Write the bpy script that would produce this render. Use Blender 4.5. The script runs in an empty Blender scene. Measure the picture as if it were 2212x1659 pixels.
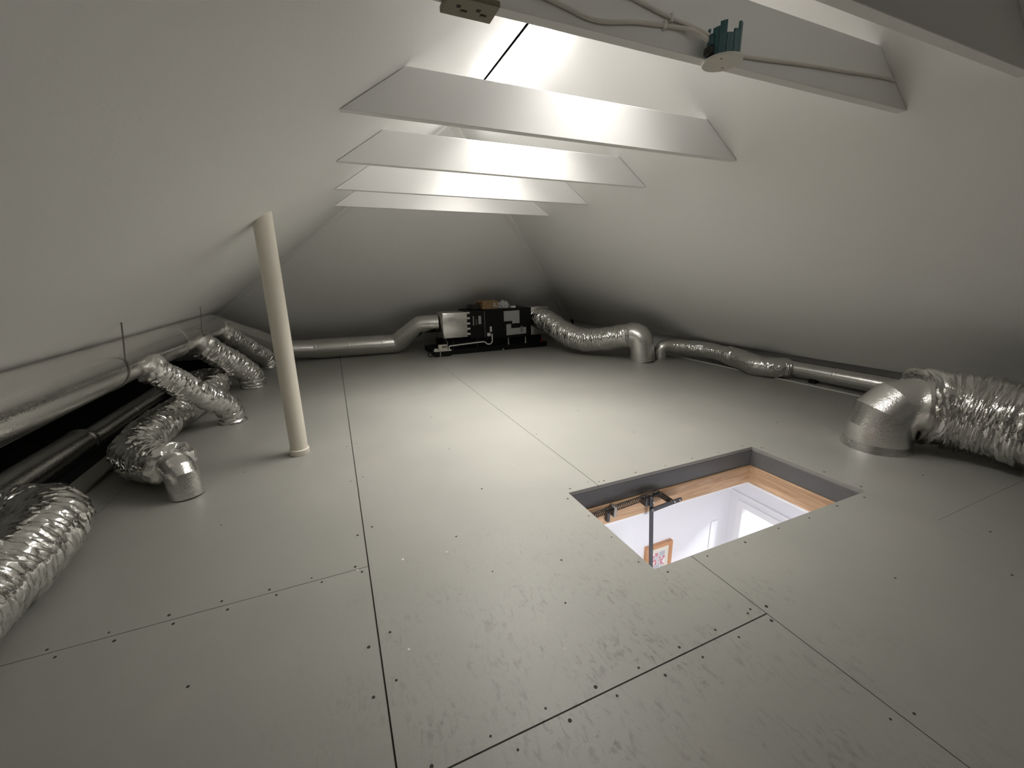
import bpy, bmesh, math, random
from mathutils import Vector, Matrix, noise

sc = bpy.context.scene
COL = sc.collection
rnd = random.Random(7)

# ------------------------------------------------------------------ camera, world, exposure
cam_d = bpy.data.cameras.new('camera')
cam_d.sensor_width = 36.0
cam_d.lens = 882.1 / 2212.0 * 36.0
cam_d.clip_start = 0.02
cam = bpy.data.objects.new('camera', cam_d)
COL.objects.link(cam)
RIGHT = Vector((0.917267, -0.397905, -0.017120))
UP = Vector((0.115764, 0.225242, 0.967401))
FWD = Vector((0.381077, 0.889347, -0.252670))
rot = Matrix((RIGHT, UP, -FWD)).transposed().to_4x4()
cam.matrix_world = Matrix.Translation((0, 0, 1.103)) @ rot
sc.camera = cam

w = bpy.data.worlds.new('world')
sc.world = w
w.use_nodes = True
w.node_tree.nodes['Background'].inputs[0].default_value = (0.5, 0.6, 0.8, 1)
w.node_tree.nodes['Background'].inputs[1].default_value = 0.0

sc.view_settings.view_transform = 'Standard'
sc.view_settings.look = 'None'
sc.view_settings.gamma = 1.0
sc.view_settings.use_curve_mapping = False
sc.view_settings.exposure = 0.26
sc.cycles.max_bounces = 14
sc.cycles.diffuse_bounces = 8
sc.cycles.glossy_bounces = 6
sc.cycles.blur_glossy = 0.6
sc.cycles.sample_clamp_indirect = 6.0

LAMP = 24.0          # glow of the batten diffusers under the ridge
BATTEN_A, BATTEN_B, BATTEN_C = 7.0, 25.5, 8.5     # watts the battens throw down
SPREAD = 99         # degrees
HALL = 84.0          # strength of the unseen lamps added to light the hall below

# roof section: ridge and pitch
XR, ZR, S = 1.21, 2.51, 0.692
YA, KL, KR = 4.10, 0.88, 1.0      # apex of the hip end and plan slopes of its two hips

# ------------------------------------------------------------------ materials
def mat(name, color, rough=0.5, metal=0.0, spec=0.5, bump=None, emit=None, var=None, coat=0.0):
    m = bpy.data.materials.new(name)
    m.use_nodes = True
    nt = m.node_tree
    b = nt.nodes['Principled BSDF']
    b.inputs['Base Color'].default_value = (*color, 1)
    b.inputs['Roughness'].default_value = rough
    b.inputs['Metallic'].default_value = metal
    b.inputs['Specular IOR Level'].default_value = spec
    if emit:
        b.inputs['Emission Color'].default_value = (*emit[0], 1)
        b.inputs['Emission Strength'].default_value = emit[1]
    tc = nt.nodes.new('ShaderNodeTexCoord')
    if var:
        scale, amount = var
        n = nt.nodes.new('ShaderNodeTexNoise')
        n.inputs['Scale'].default_value = scale
        n.inputs['Detail'].default_value = 5
        nt.links.new(tc.outputs['Object'], n.inputs['Vector'])
        mx = nt.nodes.new('ShaderNodeMix')
        mx.data_type = 'RGBA'
        mx.inputs[6].default_value = (*[c * (1 - amount) for c in color], 1)
        mx.inputs[7].default_value = (*[min(1, c * (1 + amount)) for c in color], 1)
        nt.links.new(n.outputs['Fac'], mx.inputs[0])
        nt.links.new(mx.outputs[2], b.inputs['Base Color'])
    if bump:
        scale, strength, dist = bump
        n = nt.nodes.new('ShaderNodeTexNoise')
        n.inputs['Scale'].default_value = scale
        n.inputs['Detail'].default_value = 4
        nt.links.new(tc.outputs['Object'], n.inputs['Vector'])
        bp = nt.nodes.new('ShaderNodeBump')
        bp.inputs['Strength'].default_value = strength
        bp.inputs['Distance'].default_value = dist
        nt.links.new(n.outputs['Fac'], bp.inputs['Height'])
        nt.links.new(bp.outputs['Normal'], b.inputs['Normal'])
    return m

def node_floor():
    m = bpy.data.materials.new('grey_floor_paint')
    m.use_nodes = True
    nt = m.node_tree
    b = nt.nodes['Principled BSDF']
    N, Lk = nt.nodes.new, nt.links.new
    geo = N('ShaderNodeNewGeometry')
    # broad tonal variation of the paint
    n1 = N('ShaderNodeTexNoise'); n1.inputs['Scale'].default_value = 1.6; n1.inputs['Detail'].default_value = 6
    Lk(geo.outputs['Position'], n1.inputs['Vector'])
    r1 = N('ShaderNodeValToRGB')
    r1.color_ramp.elements[0].position = 0.3; r1.color_ramp.elements[0].color = (0.282, 0.280, 0.255, 1)
    r1.color_ramp.elements[1].position = 0.7; r1.color_ramp.elements[1].color = (0.315, 0.312, 0.282, 1)
    Lk(n1.outputs['Fac'], r1.inputs['Fac'])
    # scuffs: stretched smudges, gathered in the walked-on middle board
    mp = N('ShaderNodeMapping'); mp.inputs['Scale'].default_value = (52, 24, 1); mp.inputs['Rotation'].default_value = (0, 0, -0.3)
    Lk(geo.outputs['Position'], mp.inputs['Vector'])
    n2 = N('ShaderNodeTexNoise'); n2.inputs['Scale'].default_value = 1.0; n2.inputs['Detail'].default_value = 5; n2.inputs['Roughness'].default_value = 0.68; n2.inputs['Distortion'].default_value = 0.6
    Lk(mp.outputs['Vector'], n2.inputs['Vector'])
    r2 = N('ShaderNodeValToRGB')
    r2.color_ramp.elements[0].position = 0.51; r2.color_ramp.elements[0].color = (0, 0, 0, 1)
    r2.color_ramp.elements[1].position = 0.70; r2.color_ramp.elements[1].color = (1, 1, 1, 1)
    Lk(n2.outputs['Fac'], r2.inputs['Fac'])
    dist = N('ShaderNodeVectorMath'); dist.operation = 'DISTANCE'; dist.inputs[1].default_value = (0.60, 0.66, 0)
    Lk(geo.outputs['Position'], dist.inputs[0])
    mr = N('ShaderNodeMapRange'); mr.inputs['From Min'].default_value = 0.15; mr.inputs['From Max'].default_value = 1.05
    mr.inputs['To Min'].default_value = 1.0; mr.inputs['To Max'].default_value = 0.0
    Lk(dist.outputs['Value'], mr.inputs['Value'])
    mu = N('ShaderNodeMath'); mu.operation = 'MULTIPLY'
    Lk(r2.outputs['Color'], mu.inputs[0]); Lk(mr.outputs['Result'], mu.inputs[1])
    n5 = N('ShaderNodeTexNoise'); n5.inputs['Scale'].default_value = 7.0; n5.inputs['Detail'].default_value = 3
    Lk(geo.outputs['Position'], n5.inputs['Vector'])
    r5 = N('ShaderNodeValToRGB')
    r5.color_ramp.elements[0].position = 0.42; r5.color_ramp.elements[0].color = (0.12, 0.12, 0.12, 1)
    r5.color_ramp.elements[1].position = 0.66; r5.color_ramp.elements[1].color = (1, 1, 1, 1)
    Lk(n5.outputs['Fac'], r5.inputs['Fac'])
    mu2 = N('ShaderNodeMath'); mu2.operation = 'MULTIPLY'
    Lk(mu.outputs['Value'], mu2.inputs[0]); Lk(r5.outputs['Color'], mu2.inputs[1])
    mx = N('ShaderNodeMix'); mx.data_type = 'RGBA'
    mx.inputs[7].default_value = (0.11, 0.106, 0.098, 1)
    Lk(mu2.outputs['Value'], mx.inputs[0]); Lk(r1.outputs['Color'], mx.inputs[6])
    # worn warm patches where timber shows through the paint
    n3 = N('ShaderNodeTexNoise'); n3.inputs['Scale'].default_value = 3.1; n3.inputs['Detail'].default_value = 3
    Lk(geo.outputs['Position'], n3.inputs['Vector'])
    r3 = N('ShaderNodeValToRGB')
    r3.color_ramp.elements[0].position = 0.6; r3.color_ramp.elements[0].color = (0, 0, 0, 1)
    r3.color_ramp.elements[1].position = 0.85; r3.color_ramp.elements[1].color = (0.35, 0.35, 0.35, 1)
    Lk(n3.outputs['Fac'], r3.inputs['Fac'])
    mx2 = N('ShaderNodeMix'); mx2.data_type = 'RGBA'; mx2.inputs[7].default_value = (0.37, 0.325, 0.265, 1)
    Lk(r3.outputs['Color'], mx2.inputs[0]); Lk(mx.outputs[2], mx2.inputs[6])
    Lk(mx2.outputs[2], b.inputs['Base Color'])
    b.inputs['Roughness'].default_value = 0.46
    b.inputs['Specular IOR Level'].default_value = 0.5
    n4 = N('ShaderNodeTexNoise'); n4.inputs['Scale'].default_value = 55; n4.inputs['Detail'].default_value = 3
    Lk(geo.outputs['Position'], n4.inputs['Vector'])
    bp = N('ShaderNodeBump'); bp.inputs['Strength'].default_value = 0.12; bp.inputs['Distance'].default_value = 0.004
    Lk(n4.outputs['Fac'], bp.inputs['Height']); Lk(bp.outputs['Normal'], b.inputs['Normal'])
    return m

def node_timber():
    m = bpy.data.materials.new('pine_timber')
    m.use_nodes = True
    nt = m.node_tree
    b = nt.nodes['Principled BSDF']
    N, Lk = nt.nodes.new, nt.links.new
    geo = N('ShaderNodeNewGeometry')
    mp = N('ShaderNodeMapping'); mp.inputs['Scale'].default_value = (3, 3, 34)
    Lk(geo.outputs['Position'], mp.inputs['Vector'])
    n = N('ShaderNodeTexNoise'); n.inputs['Scale'].default_value = 1.5; n.inputs['Detail'].default_value = 4; n.inputs['Distortion'].default_value = 0.8
    Lk(mp.outputs['Vector'], n.inputs['Vector'])
    r = N('ShaderNodeValToRGB')
    r.color_ramp.elements[0].position = 0.3; r.color_ramp.elements[0].color = (0.40, 0.235, 0.125, 1)
    r.color_ramp.elements[1].position = 0.65; r.color_ramp.elements[1].color = (0.60, 0.40, 0.245, 1)
    Lk(n.outputs['Fac'], r.inputs['Fac']); Lk(r.outputs['Color'], b.inputs['Base Color'])
    b.inputs['Roughness'].default_value = 0.6
    return m

def node_foil(name, base, rough, quilt, strength):
    # aluminium foil facing: fine scrim quilting and random creases as relief
    m = bpy.data.materials.new(name)
    m.use_nodes = True
    nt = m.node_tree
    b = nt.nodes['Principled BSDF']
    N, Lk = nt.nodes.new, nt.links.new
    b.inputs['Base Color'].default_value = (*base, 1)
    b.inputs['Metallic'].default_value = 1.0
    b.inputs['Roughness'].default_value = rough
    geo = N('ShaderNodeNewGeometry')
    v = N('ShaderNodeTexVoronoi'); v.feature = 'F1'; v.inputs['Scale'].default_value = quilt
    Lk(geo.outputs['Position'], v.inputs['Vector'])
    n = N('ShaderNodeTexNoise'); n.inputs['Scale'].default_value = quilt * 0.3; n.inputs['Detail'].default_value = 4
    Lk(geo.outputs['Position'], n.inputs['Vector'])
    ad = N('ShaderNodeMath'); ad.operation = 'MULTIPLY_ADD'; ad.inputs[1].default_value = 0.35
    Lk(v.outputs['Distance'], ad.inputs[0]); Lk(n.outputs['Fac'], ad.inputs[2])
    bp = N('ShaderNodeBump'); bp.inputs['Strength'].default_value = strength; bp.inputs['Distance'].default_value = 0.004
    Lk(ad.outputs['Value'], bp.inputs['Height']); Lk(bp.outputs['Normal'], b.inputs['Normal'])
    return m

M_WHITE = mat('white_wall_paint', (0.865, 0.86, 0.845), 0.55, bump=(70, 0.10, 0.004), var=(1.2, 0.02))
M_BEAM = mat('white_beam_paint', (0.78, 0.775, 0.76), 0.65, spec=0.3, bump=(18, 0.12, 0.006))
M_FLOOR = node_floor()
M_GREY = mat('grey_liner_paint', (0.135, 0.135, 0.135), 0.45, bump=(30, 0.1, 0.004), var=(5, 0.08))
M_DARK = mat('matte_black', (0.006, 0.006, 0.006), 0.8)  # one flat black for the floor base, left eave and ridge void
M_BROWN = mat('raw_chipboard', (0.045, 0.03, 0.02), 0.8)
M_TIMBER = node_timber()
M_FOIL = node_foil('foil_smooth', (0.84, 0.83, 0.81), 0.20, 120, 0.34)
M_FLEX = node_foil('foil_crumpled', (0.84, 0.83, 0.81), 0.11, 85, 0.42)
M_TAPE = node_foil('foil_tape', (0.84, 0.83, 0.81), 0.25, 130, 0.42)
M_GALV = mat('galvanised_steel', (0.38, 0.36, 0.33), 0.4, 1.0)
M_STEEL = mat('dark_steel', (0.085, 0.085, 0.09), 0.38, 0.7)
M_SPRING = mat('blackened_spring', (0.055, 0.05, 0.045), 0.4, 0.8)
M_PVC = mat('cream_pvc', (0.74, 0.69, 0.60), 0.35)
M_PVCW = mat('white_pvc', (0.80, 0.79, 0.75), 0.35)
M_BLACK = mat('black_cabinet', (0.005, 0.005, 0.0055), 0.5, spec=0.25, bump=(40, 0.1, 0.002))
M_LABEL = mat('pale_label', (0.40, 0.40, 0.385), 0.5, var=(30, 0.15))
M_LABELD = mat('grey_label', (0.22, 0.22, 0.21), 0.5)
M_CARD = mat('cardboard', (0.24, 0.15, 0.065), 0.75, var=(12, 0.1))
M_BEIGE = mat('beige_plastic', (0.18, 0.158, 0.10), 0.4)
M_TEAL = mat('teal_plastic', (0.022, 0.085, 0.095), 0.45)
M_DISC = mat('white_plastic', (0.66, 0.64, 0.58), 0.4)
M_CABLE = mat('white_cable', (0.62, 0.59, 0.54), 0.5)
M_HOLE = mat('dark_hole', (0.02, 0.017, 0.012), 0.7)
M_HALL = mat('hall_white_paint', (0.80, 0.80, 0.82), 0.6)
M_GLOSS = mat('gloss_white_trim', (0.84, 0.84, 0.84), 0.3)
M_WOOD = mat('floor_wood', (0.25, 0.15, 0.08), 0.4)
M_FRAME = mat('orange_wood_frame', (0.52, 0.27, 0.13), 0.45, var=(20, 0.15))
M_MAT = mat('cream_mount', (0.72, 0.68, 0.58), 0.7)
M_BAG = mat('clear_bag', (0.55, 0.55, 0.55), 0.25, bump=(30, 0.6, 0.02))
M_RED = mat('red_plastic', (0.35, 0.02, 0.015), 0.4)
M_RUBBER = mat('black_rubber', (0.012, 0.012, 0.012), 0.6)
M_EMIT = mat('lamp_diffuser', (0.9, 0.9, 0.9), 0.4, emit=((1.0, 0.975, 0.935), LAMP))
M_EMITH = mat('added_hall_glow', (0.9, 0.9, 0.9), 0.4, emit=((0.92, 0.95, 1.0), HALL))  # glow of the added, unseen hall and room lamps
def node_art():
    m = bpy.data.materials.new('print')
    m.use_nodes = True
    nt = m.node_tree
    b = nt.nodes['Principled BSDF']
    tc = nt.nodes.new('ShaderNodeTexCoord')
    n = nt.nodes.new('ShaderNodeTexNoise'); n.inputs['Scale'].default_value = 16
    nt.links.new(tc.outputs['Object'], n.inputs['Vector'])
    r = nt.nodes.new('ShaderNodeValToRGB')
    cr = r.color_ramp
    cr.elements[0].position = 0.40; cr.elements[0].color = (0.42, 0.45, 0.48, 1)
    cr.elements[1].position = 0.66; cr.elements[1].color = (0.80, 0.80, 0.80, 1)
    e = cr.elements.new(0.56); e.color = (0.50, 0.06, 0.10, 1)
    e = cr.elements.new(0.50); e.color = (0.62, 0.62, 0.62, 1)
    nt.links.new(n.outputs['Fac'], r.inputs['Fac']); nt.links.new(r.outputs['Color'], b.inputs['Base Color'])
    return m
M_ART = node_art()

# ------------------------------------------------------------------ helpers
def obj(name, bm, m, parent=None, smooth=None):
    me = bpy.data.meshes.new(name)
    bmesh.ops.recalc_face_normals(bm, faces=bm.faces)
    if smooth is not None:
        for f in bm.faces: f.smooth = True
        a = math.radians(smooth)
        for e in bm.edges:
            if len(e.link_faces) == 2 and e.calc_face_angle(0) > a: e.smooth = False
    bm.to_mesh(me); bm.free()
    me.materials.append(m)
    o = bpy.data.objects.new(name, me)
    COL.objects.link(o)
    if parent:
        o.parent = parent
        p = parent; off = Vector((0, 0, 0))
        while p:
            off += p.location; p = p.parent
        o.location = -off     # meshes are written in world coordinates
    return o

def mesh_obj(name, me, m, parent, loc):
    o = bpy.data.objects.new(name, me)
    COL.objects.link(o)
    o.parent = parent
    p = parent; off = Vector((0, 0, 0))
    while p:
        off += p.location; p = p.parent
    o.location = Vector(loc) - off
    return o

def thing(name, label, cat, loc=(0, 0, 0), group=None):
    o = bpy.data.objects.new(name, None)
    COL.objects.link(o)
    o.location = loc
    o.empty_display_size = 0.1
    return tag(o, label, cat, group)

def tag(o, label, cat, group=None):
    o['label'] = label; o['category'] = cat
    if group: o['group'] = group
    return o

def struct(o, label=None):
    o['kind'] = 'structure'
    if label:
        o['label'] = label
    return o

def box(bm, a, b):
    x0, y0, z0 = a; x1, y1, z1 = b
    v = [bm.verts.new(p) for p in ((x0, y0, z0), (x1, y0, z0), (x1, y1, z0), (x0, y1, z0), (x0, y0, z1), (x1, y0, z1), (x1, y1, z1), (x0, y1, z1))]
    for q in ((0, 3, 2, 1), (4, 5, 6, 7), (0, 1, 5, 4), (1, 2, 6, 5), (2, 3, 7, 6), (3, 0, 4, 7)):
        bm.faces.new([v[i] for i in q])
    return bm

def bbox(a, b, bevel=0.0, seg=2):
    bm = box(bmesh.new(), a, b)
    if bevel: bmesh.ops.bevel(bm, geom=bm.edges[:], offset=bevel, segments=seg, affect='EDGES', profile=0.5)
    return bm

def prism(pts, n, bm=None):
    # closed prism: polygon pts pushed by vector n
    bm = bm or bmesh.new()
    n = Vector(n)
    a = [bm.verts.new(p) for p in pts]
    b = [bm.verts.new(Vector(p) + n) for p in pts]
    bm.faces.new(a); bm.faces.new(list(reversed(b)))
    k = len(pts)
    for i in range(k):
        bm.faces.new((a[i], a[(i + 1) % k], b[(i + 1) % k], b[i]))
    return bm

def frames(P):
    T = []
    for i in range(len(P)):
        a = P[max(0, i - 1)]; b = P[min(len(P) - 1, i + 1)]
        T.append((b - a).normalized())
    up = Vector((0, 0, 1)) if abs(T[0].z) < 0.9 else Vector((0, 1, 0))
    u = (up - T[0] * up.dot(T[0])).normalized()
    out = []
    for i, t in enumerate(T):
        u = (u - t * u.dot(t)).normalized()
        out.append((t, u, t.cross(u)))
    return out

def sweep(P, radius, nseg=32, bm=None, caps=True, rfun=None):
    bm = bm or bmesh.new()
    P = [Vector(p) for p in P]
    F = frames(P)
    rings = []
    s = 0.0
    for i, p in enumerate(P):
        if i: s += (p - P[i - 1]).length
        t, u, v = F[i]
        # mitre stretch at sharp joints is ignored: joints are split into small arcs
        r0 = radius[i] if isinstance(radius, (list, tuple)) else radius
        ring = []
        for k in range(nseg):
            a = 2 * math.pi * k / nseg
            r = r0 if rfun is None else rfun(s, a, r0)
            ring.append(bm.verts.new(p + u * (r * math.cos(a)) + v * (r * math.sin(a))))
        rings.append(ring)
    for i in range(len(rings) - 1):
        for k in range(nseg):
            k2 = (k + 1) % nseg
            bm.faces.new((rings[i][k], rings[i][k2], rings[i + 1][k2], rings[i + 1][k]))
    if caps:
        bm.faces.new(list(reversed(rings[0]))); bm.faces.new(rings[-1])
    return bm

def catmull(P, step):
    P = [Vector(p) for p in P]
    Q = [P[0] * 2 - P[1]] + P + [P[-1] * 2 - P[-2]]
    raw = []
    for i in range(1, len(Q) - 2):
        p0, p1, p2, p3 = Q[i - 1:i + 3]
        for j in range(24):
            t = j / 24
            raw.append(0.5 * ((2 * p1) + (p2 - p0) * t + (2 * p0 - 5 * p1 + 4 * p2 - p3) * t * t + (3 * p1 - p0 - 3 * p2 + p3) * t ** 3))
    raw.append(P[-1])
    out = [raw[0]]
    acc = 0.0
    for a, b in zip(raw, raw[1:]):
        d = (b - a).length
        while acc + d >= step:
            f = (step - acc) / d
            a = a + (b - a) * f
            out.append(a)
            d = (b - a).length
            acc = 0.0
        acc += d
    out.append(P[-1])
    return out

def fillet(P, rad, k=4):
    P = [Vector(p) for p in P]
    out = [P[0]]
    for i in range(1, len(P) - 1):
        a, b, c = P[i - 1], P[i], P[i + 1]
        d1 = (a - b).normalized(); d2 = (c - b).normalized()
        ang = d1.angle(d2)
        t = min(rad / math.tan(ang / 2), (a - b).length * 0.48, (c - b).length * 0.48)
        s, e = b + d1 * t, b + d2 * t
        for j in range(k + 1):
            f = j / k
            out.append((1 - f) ** 2 * s + 2 * f * (1 - f) * b + f * f * e)
    out.append(P[-1])
    return out

def crinkle(seed, amp, pitch, fold=1.0):
    # spring-wire rings with the foil sagging between them, plus creases running round the hose
    def f(s, a, r):
        c, d = math.cos(a), math.sin(a)
        w_ = 0.18 * math.sin(a + seed) + 0.10 * noise.noise(Vector((s * 6 + seed, c, d)))
        ring = math.cos(2 * math.pi * (s / pitch + w_))
        n1 = noise.noise(Vector((s * 34 + seed * 3.1, c * 1.9, d * 1.9 + seed)))
        n2 = noise.noise(Vector((s * 105 + seed, c * 3.4 + 5, d * 3.4)))
        n3 = noise.noise(Vector((s * 8 + seed, c * 1.2, d * 1.2 + 9)))
        cre = abs(noise.noise(Vector((s * 62 - seed, c * 3.2 + s * 7, d * 3.2))))
        return r + amp * (0.16 * ring + fold * (0.60 * n1 + 0.55 * n2 + 0.8 * n3 - 0.75 * cre))
    return f

def hose(name, P, r, parent, seed, amp=None, pitch=0.032, fold=1.0, nseg=64, m=None, step=0.005):
    Q = catmull(P, step)
    return obj(name, sweep(Q, r, nseg, rfun=crinkle(seed, amp or r * 0.085, pitch, fold)), m or M_FLEX, parent, smooth=50)

def band(name, p, d, r, width, parent, m=None, over=0.003, rough=0.0, seed=1):
    d = Vector(d).normalized(); p = Vector(p)
    P = [p - d * width / 2 + d * width * i / 4 for i in range(5)]
    R = [r + 0.0005] + [r + over] * 3 + [r + 0.0005]
    rf = None
    if rough:
        rf = lambda s, a, r0: r0 + rough * noise.noise(Vector((s * 60 + seed, 2.5 * math.cos(a), 2.5 * math.sin(a) + seed)))
    return obj(name, sweep(P, R, 48, caps=True, rfun=rf), m or M_TAPE, parent, smooth=40)

def roofz(x): return ZR - S * abs(x - XR)

# ------------------------------------------------------------------ the roof linings
def lining():
    T = 0.02
    nl = Vector((-S, 0, 1)).normalized(); nr = Vector((S, 0, 1)).normalized()
    g = 0.009
    xl = -2.36
    ul = XR - xl
    YN = -2.6
    pl = [(XR - g, YN, ZR - S * g), (xl, YN, roofz(xl)), (xl, YA + KL * ul, roofz(xl)), (XR - g, YA + KL * g, ZR - S * g)]
    struct(obj('wall_left', prism(pl, nl * T), M_WHITE), 'white painted sloping roof lining above the hung foil trunk duct')
    xr = 4.49
    ur = xr - XR
    pr = [(XR + g, YN, ZR - S * g), (xr, YN, roofz(xr)), (xr, YA + KR * ur, roofz(xr)), (XR + g, YA + KR * g, ZR - S * g)]
    struct(obj('wall_right', prism(pr, nr * T), M_WHITE), 'white painted sloping roof lining on the loft hatch side')
    # hip end
    u0 = (ZR - 0.0) / S
    A = Vector((XR, YA, ZR)); B = Vector((XR - u0, YA + KL * u0, 0)); C = Vector((XR + u0, YA + KR * u0, 0))
    n = (B - A).cross(C - A).normalized()
    if n.y < 0: n = -n
    struct(obj('wall_back', prism([A, B, C], n * T), M_WHITE), 'white hip end lining behind the black air handler')
    # wall closing the loft behind the viewer
    struct(obj('wall_front', prism([(XR - ZR / S, YN, 0), (XR + ZR / S, YN, 0), (XR, YN, ZR)], (0, -T, 0)), M_WHITE), 'white gable wall closing the near end of the loft')
    # low eave walls behind the ducts
    struct(obj('wall_eave_right', bbox((4.66, YN, -0.02), (4.68, 7.5, 0.30)), M_WHITE), 'low eave wall behind the small rigid duct')
    struct(obj('wall_eave_left', bbox((-2.44, YN, -0.02), (-2.42, 7.3, 0.05)), M_DARK), 'black eave lining behind the left trunk ducts')
    # ridge void above the gap between the linings
    struct(obj('ceiling_ridge', bbox((XR - 0.08, YN, ZR + 0.035), (XR + 0.08, YA + 0.1, ZR + 0.05)), M_DARK), 'dark ridge gap between the two linings')
    # hip cover strips and their small shadow edges
    for i, (sgn, K) in enumerate(((-1, KL), (1, KR))):
        top = Vector((XR + sgn * 0.02, YA + K * 0.02, ZR - S * 0.02)); u1 = 3.2
        bot = Vector((XR + sgn * u1, YA + K * u1, ZR - S * u1))
        d = (bot - top).normalized()
        ns = Vector((sgn * -S, 0, -1)).normalized(); nb = -n
        inward = (ns + nb).normalized()
        side = d.cross(inward).normalized()
        h = 0.034
        P = []
        for a, b in ((-h, 0.010), (-h * 0.85, 0.036), (h * 0.85, 0.036), (h, 0.010), (h, -0.012), (-h, -0.012)):
            P.append(top + side * a + inward * b)
        struct(obj('trim_%d' % (i + 1), prism(P, bot - top), M_WHITE), ['white cover strip along the hip above the left trunk', 'white cover strip along the hip above the flexible return duct'][i])
lining()

# ------------------------------------------------------------------ floor
HX0, HX1, HY0, HY1 = 1.026, 2.42, 1.026, 1.665
def rect_minus(r, h):
    x0, y0, x1, y1 = r; a0, b0, a1, b1 = h
    if a0 >= x1 or a1 <= x0 or b0 >= y1 or b1 <= y0: return [r]
    out = []
    if x0 < a0: out.append((x0, y0, a0, y1))
    if a1 < x1: out.append((a1, y0, x1, y1))
    m0, m1 = max(x0, a0), min(x1, a1)
    if y0 < b0: out.append((m0, y0, m1, b0))
    if b1 < y1: out.append((m0, b1, m1, y1))
    return out

def slab(r, z0, z1):
    # a board with the hatch cut out of it, one closed mesh
    xs = sorted({r[0], r[2]} | {x for x in (HX0, HX1) if r[0] < x < r[2]})
    ys = sorted({r[1], r[3]} | {y for y in (HY0, HY1) if r[1] < y < r[3]})
    bm = bmesh.new()
    cache = {}
    def V(x, y, z):
        return cache.setdefault((x, y, z), bm.verts.new((x, y, z))) if (x, y, z) not in cache else cache[(x, y, z)]
    cells = {}
    for i in range(len(xs) - 1):
        for j in range(len(ys) - 1):
            cx, cy = (xs[i] + xs[i + 1]) / 2, (ys[j] + ys[j + 1]) / 2
            cells[i, j] = not (HX0 < cx < HX1 and HY0 < cy < HY1)
    for (i, j), on in cells.items():
        if not on: continue
        x0, x1, y0, y1 = xs[i], xs[i + 1], ys[j], ys[j + 1]
        bm.faces.new((V(x0, y0, z1), V(x1, y0, z1), V(x1, y1, z1), V(x0, y1, z1)))
        bm.faces.new((V(x0, y1, z0), V(x1, y1, z0), V(x1, y0, z0), V(x0, y0, z0)))
        for di, dj, (pa, pb) in ((-1, 0, ((x0, y1), (x0, y0))), (1, 0, ((x1, y0), (x1, y1))), (0, -1, ((x0, y0), (x1, y0))), (0, 1, ((x1, y1), (x0, y1)))):
            if not cells.get((i + di, j + dj), False):
                bm.faces.new((V(*pa, z0), V(*pb, z0), V(*pb, z1), V(*pa, z1)))
    return bm

floor = obj('floor', slab((-2.6, -2.6, 4.84, 7.75), -0.06, -0.021), M_DARK)
struct(floor, 'painted grey loft floor of large boards')
G = 0.0003     # joints that are painted shut
strips = [(-1.50, -1.19, [-2.6, 7.5], 0.002, 0.0008), (-1.19, 0.012, [-2.6, -0.89, 1.51, 7.5], 0.0008, 0.0024),
          (0.012, 1.214, [-2.6, 0.703, 7.6], 0.0024, 0.0014), (1.214, 2.42, [-2.6, 7.6], 0.0014, G),
          (2.42, 3.62, [-2.6, 0.742, 7.6], G, G), (3.62, 4.66, [-2.6, 7.6], G, 0.001)]
panels = []
for x0, x1, ys, gl, gr in strips:
    for y0, y1 in zip(ys, ys[1:]):
        gy = 0.0022 if x0 == 0.012 else (0.0013 if x0 == -1.19 else 0.0007)
        r = (x0 + gl, y0 + gy, x1 - gr, y1 - gy)
        p = obj('floor_panel', slab(r, -0.021, 0.0), M_FLOOR, floor)
        panels.append((r, p))
# brown raw edge showing in the widest joint
jo = obj('joint_filler', bbox((0.0100, -2.5, -0.0205), (0.0140, 5.0, -0.006)), M_BROWN, floor)

# screw heads along the joints and round the hatch
scr = bmesh.new()
bmesh.ops.create_cone(scr, cap_ends=True, segments=8, radius1=0.0062, radius2=0.0052, depth=0.0016)
scr_me = bpy.data.meshes.new('screw'); scr.to_mesh(scr_me); scr.free(); scr_me.materials.append(M_HOLE)
def screw(x, y):
    for r, p in panels:
        if r[0] < x < r[2] and r[1] < y < r[3]:
            o = mesh_obj('screw', scr_me, M_HOLE, p, (x + rnd.uniform(-.006, .006), y + rnd.uniform(-.006, .006), 0.0002))
            s = rnd.uniform(0.55, 1.0); o.scale = (s, s, 1)
            return
for i in range(8):
    x = 0.09 + i * 0.152
    screw(x, 0.703 + 0.024); screw(x + 0.045, 0.703 - 0.026)
for i in range(8):
    x = -0.04 - i * 0.150
    screw(x, 1.51 + 0.022); screw(x + 0.03, 1.51 - 0.022)
for y in (0.55, 0.95, 1.12, 1.75, 2.3, 2.85):
    screw(0.012 - 0.03, y); screw(0.012 + 0.034, y + 0.03)
for y in (0.35, 0.74, 1.72, 2.5):
    screw(1.214 - 0.03, y); screw(1.214 + 0.032, y - 0.02)
for i in range(7):
    screw(1.06 + i * 0.215, HY0 - 0.028); screw(1.05 + i * 0.22, HY1 + 0.03)
for i in range(4):
    screw(HX0 - 0.03, 1.08 + i * 0.18); screw(HX1 + 0.035, 1.06 + i * 0.19)
for x, y in ((0.62, 1.02), (0.45, 1.28), (0.72, 1.22), (0.62, 1.9), (0.6, 2.5), (0.64, 3.2), (1.8, 0.62), (1.85, 0.2), (1.9, 2.2), (1.8, 2.8), (2.9, 1.0), (3.0, 1.9), (-0.55, 0.9), (-0.5, 1.2), (-0.6, 2.1), (-0.6, 2.7), (0.38, 1.55), (2.5, 0.6), (2.2, 0.45)):
    screw(x, y)
spk = bmesh.new(); bmesh.ops.create_cone(spk, cap_ends=True, segments=7, radius1=0.006, radius2=0.004, depth=0.0012)
spk_me = bpy.data.meshes.new('paint_speck'); spk.to_mesh(spk_me); spk.free(); spk_me.materials.append(M_DISC)
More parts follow.
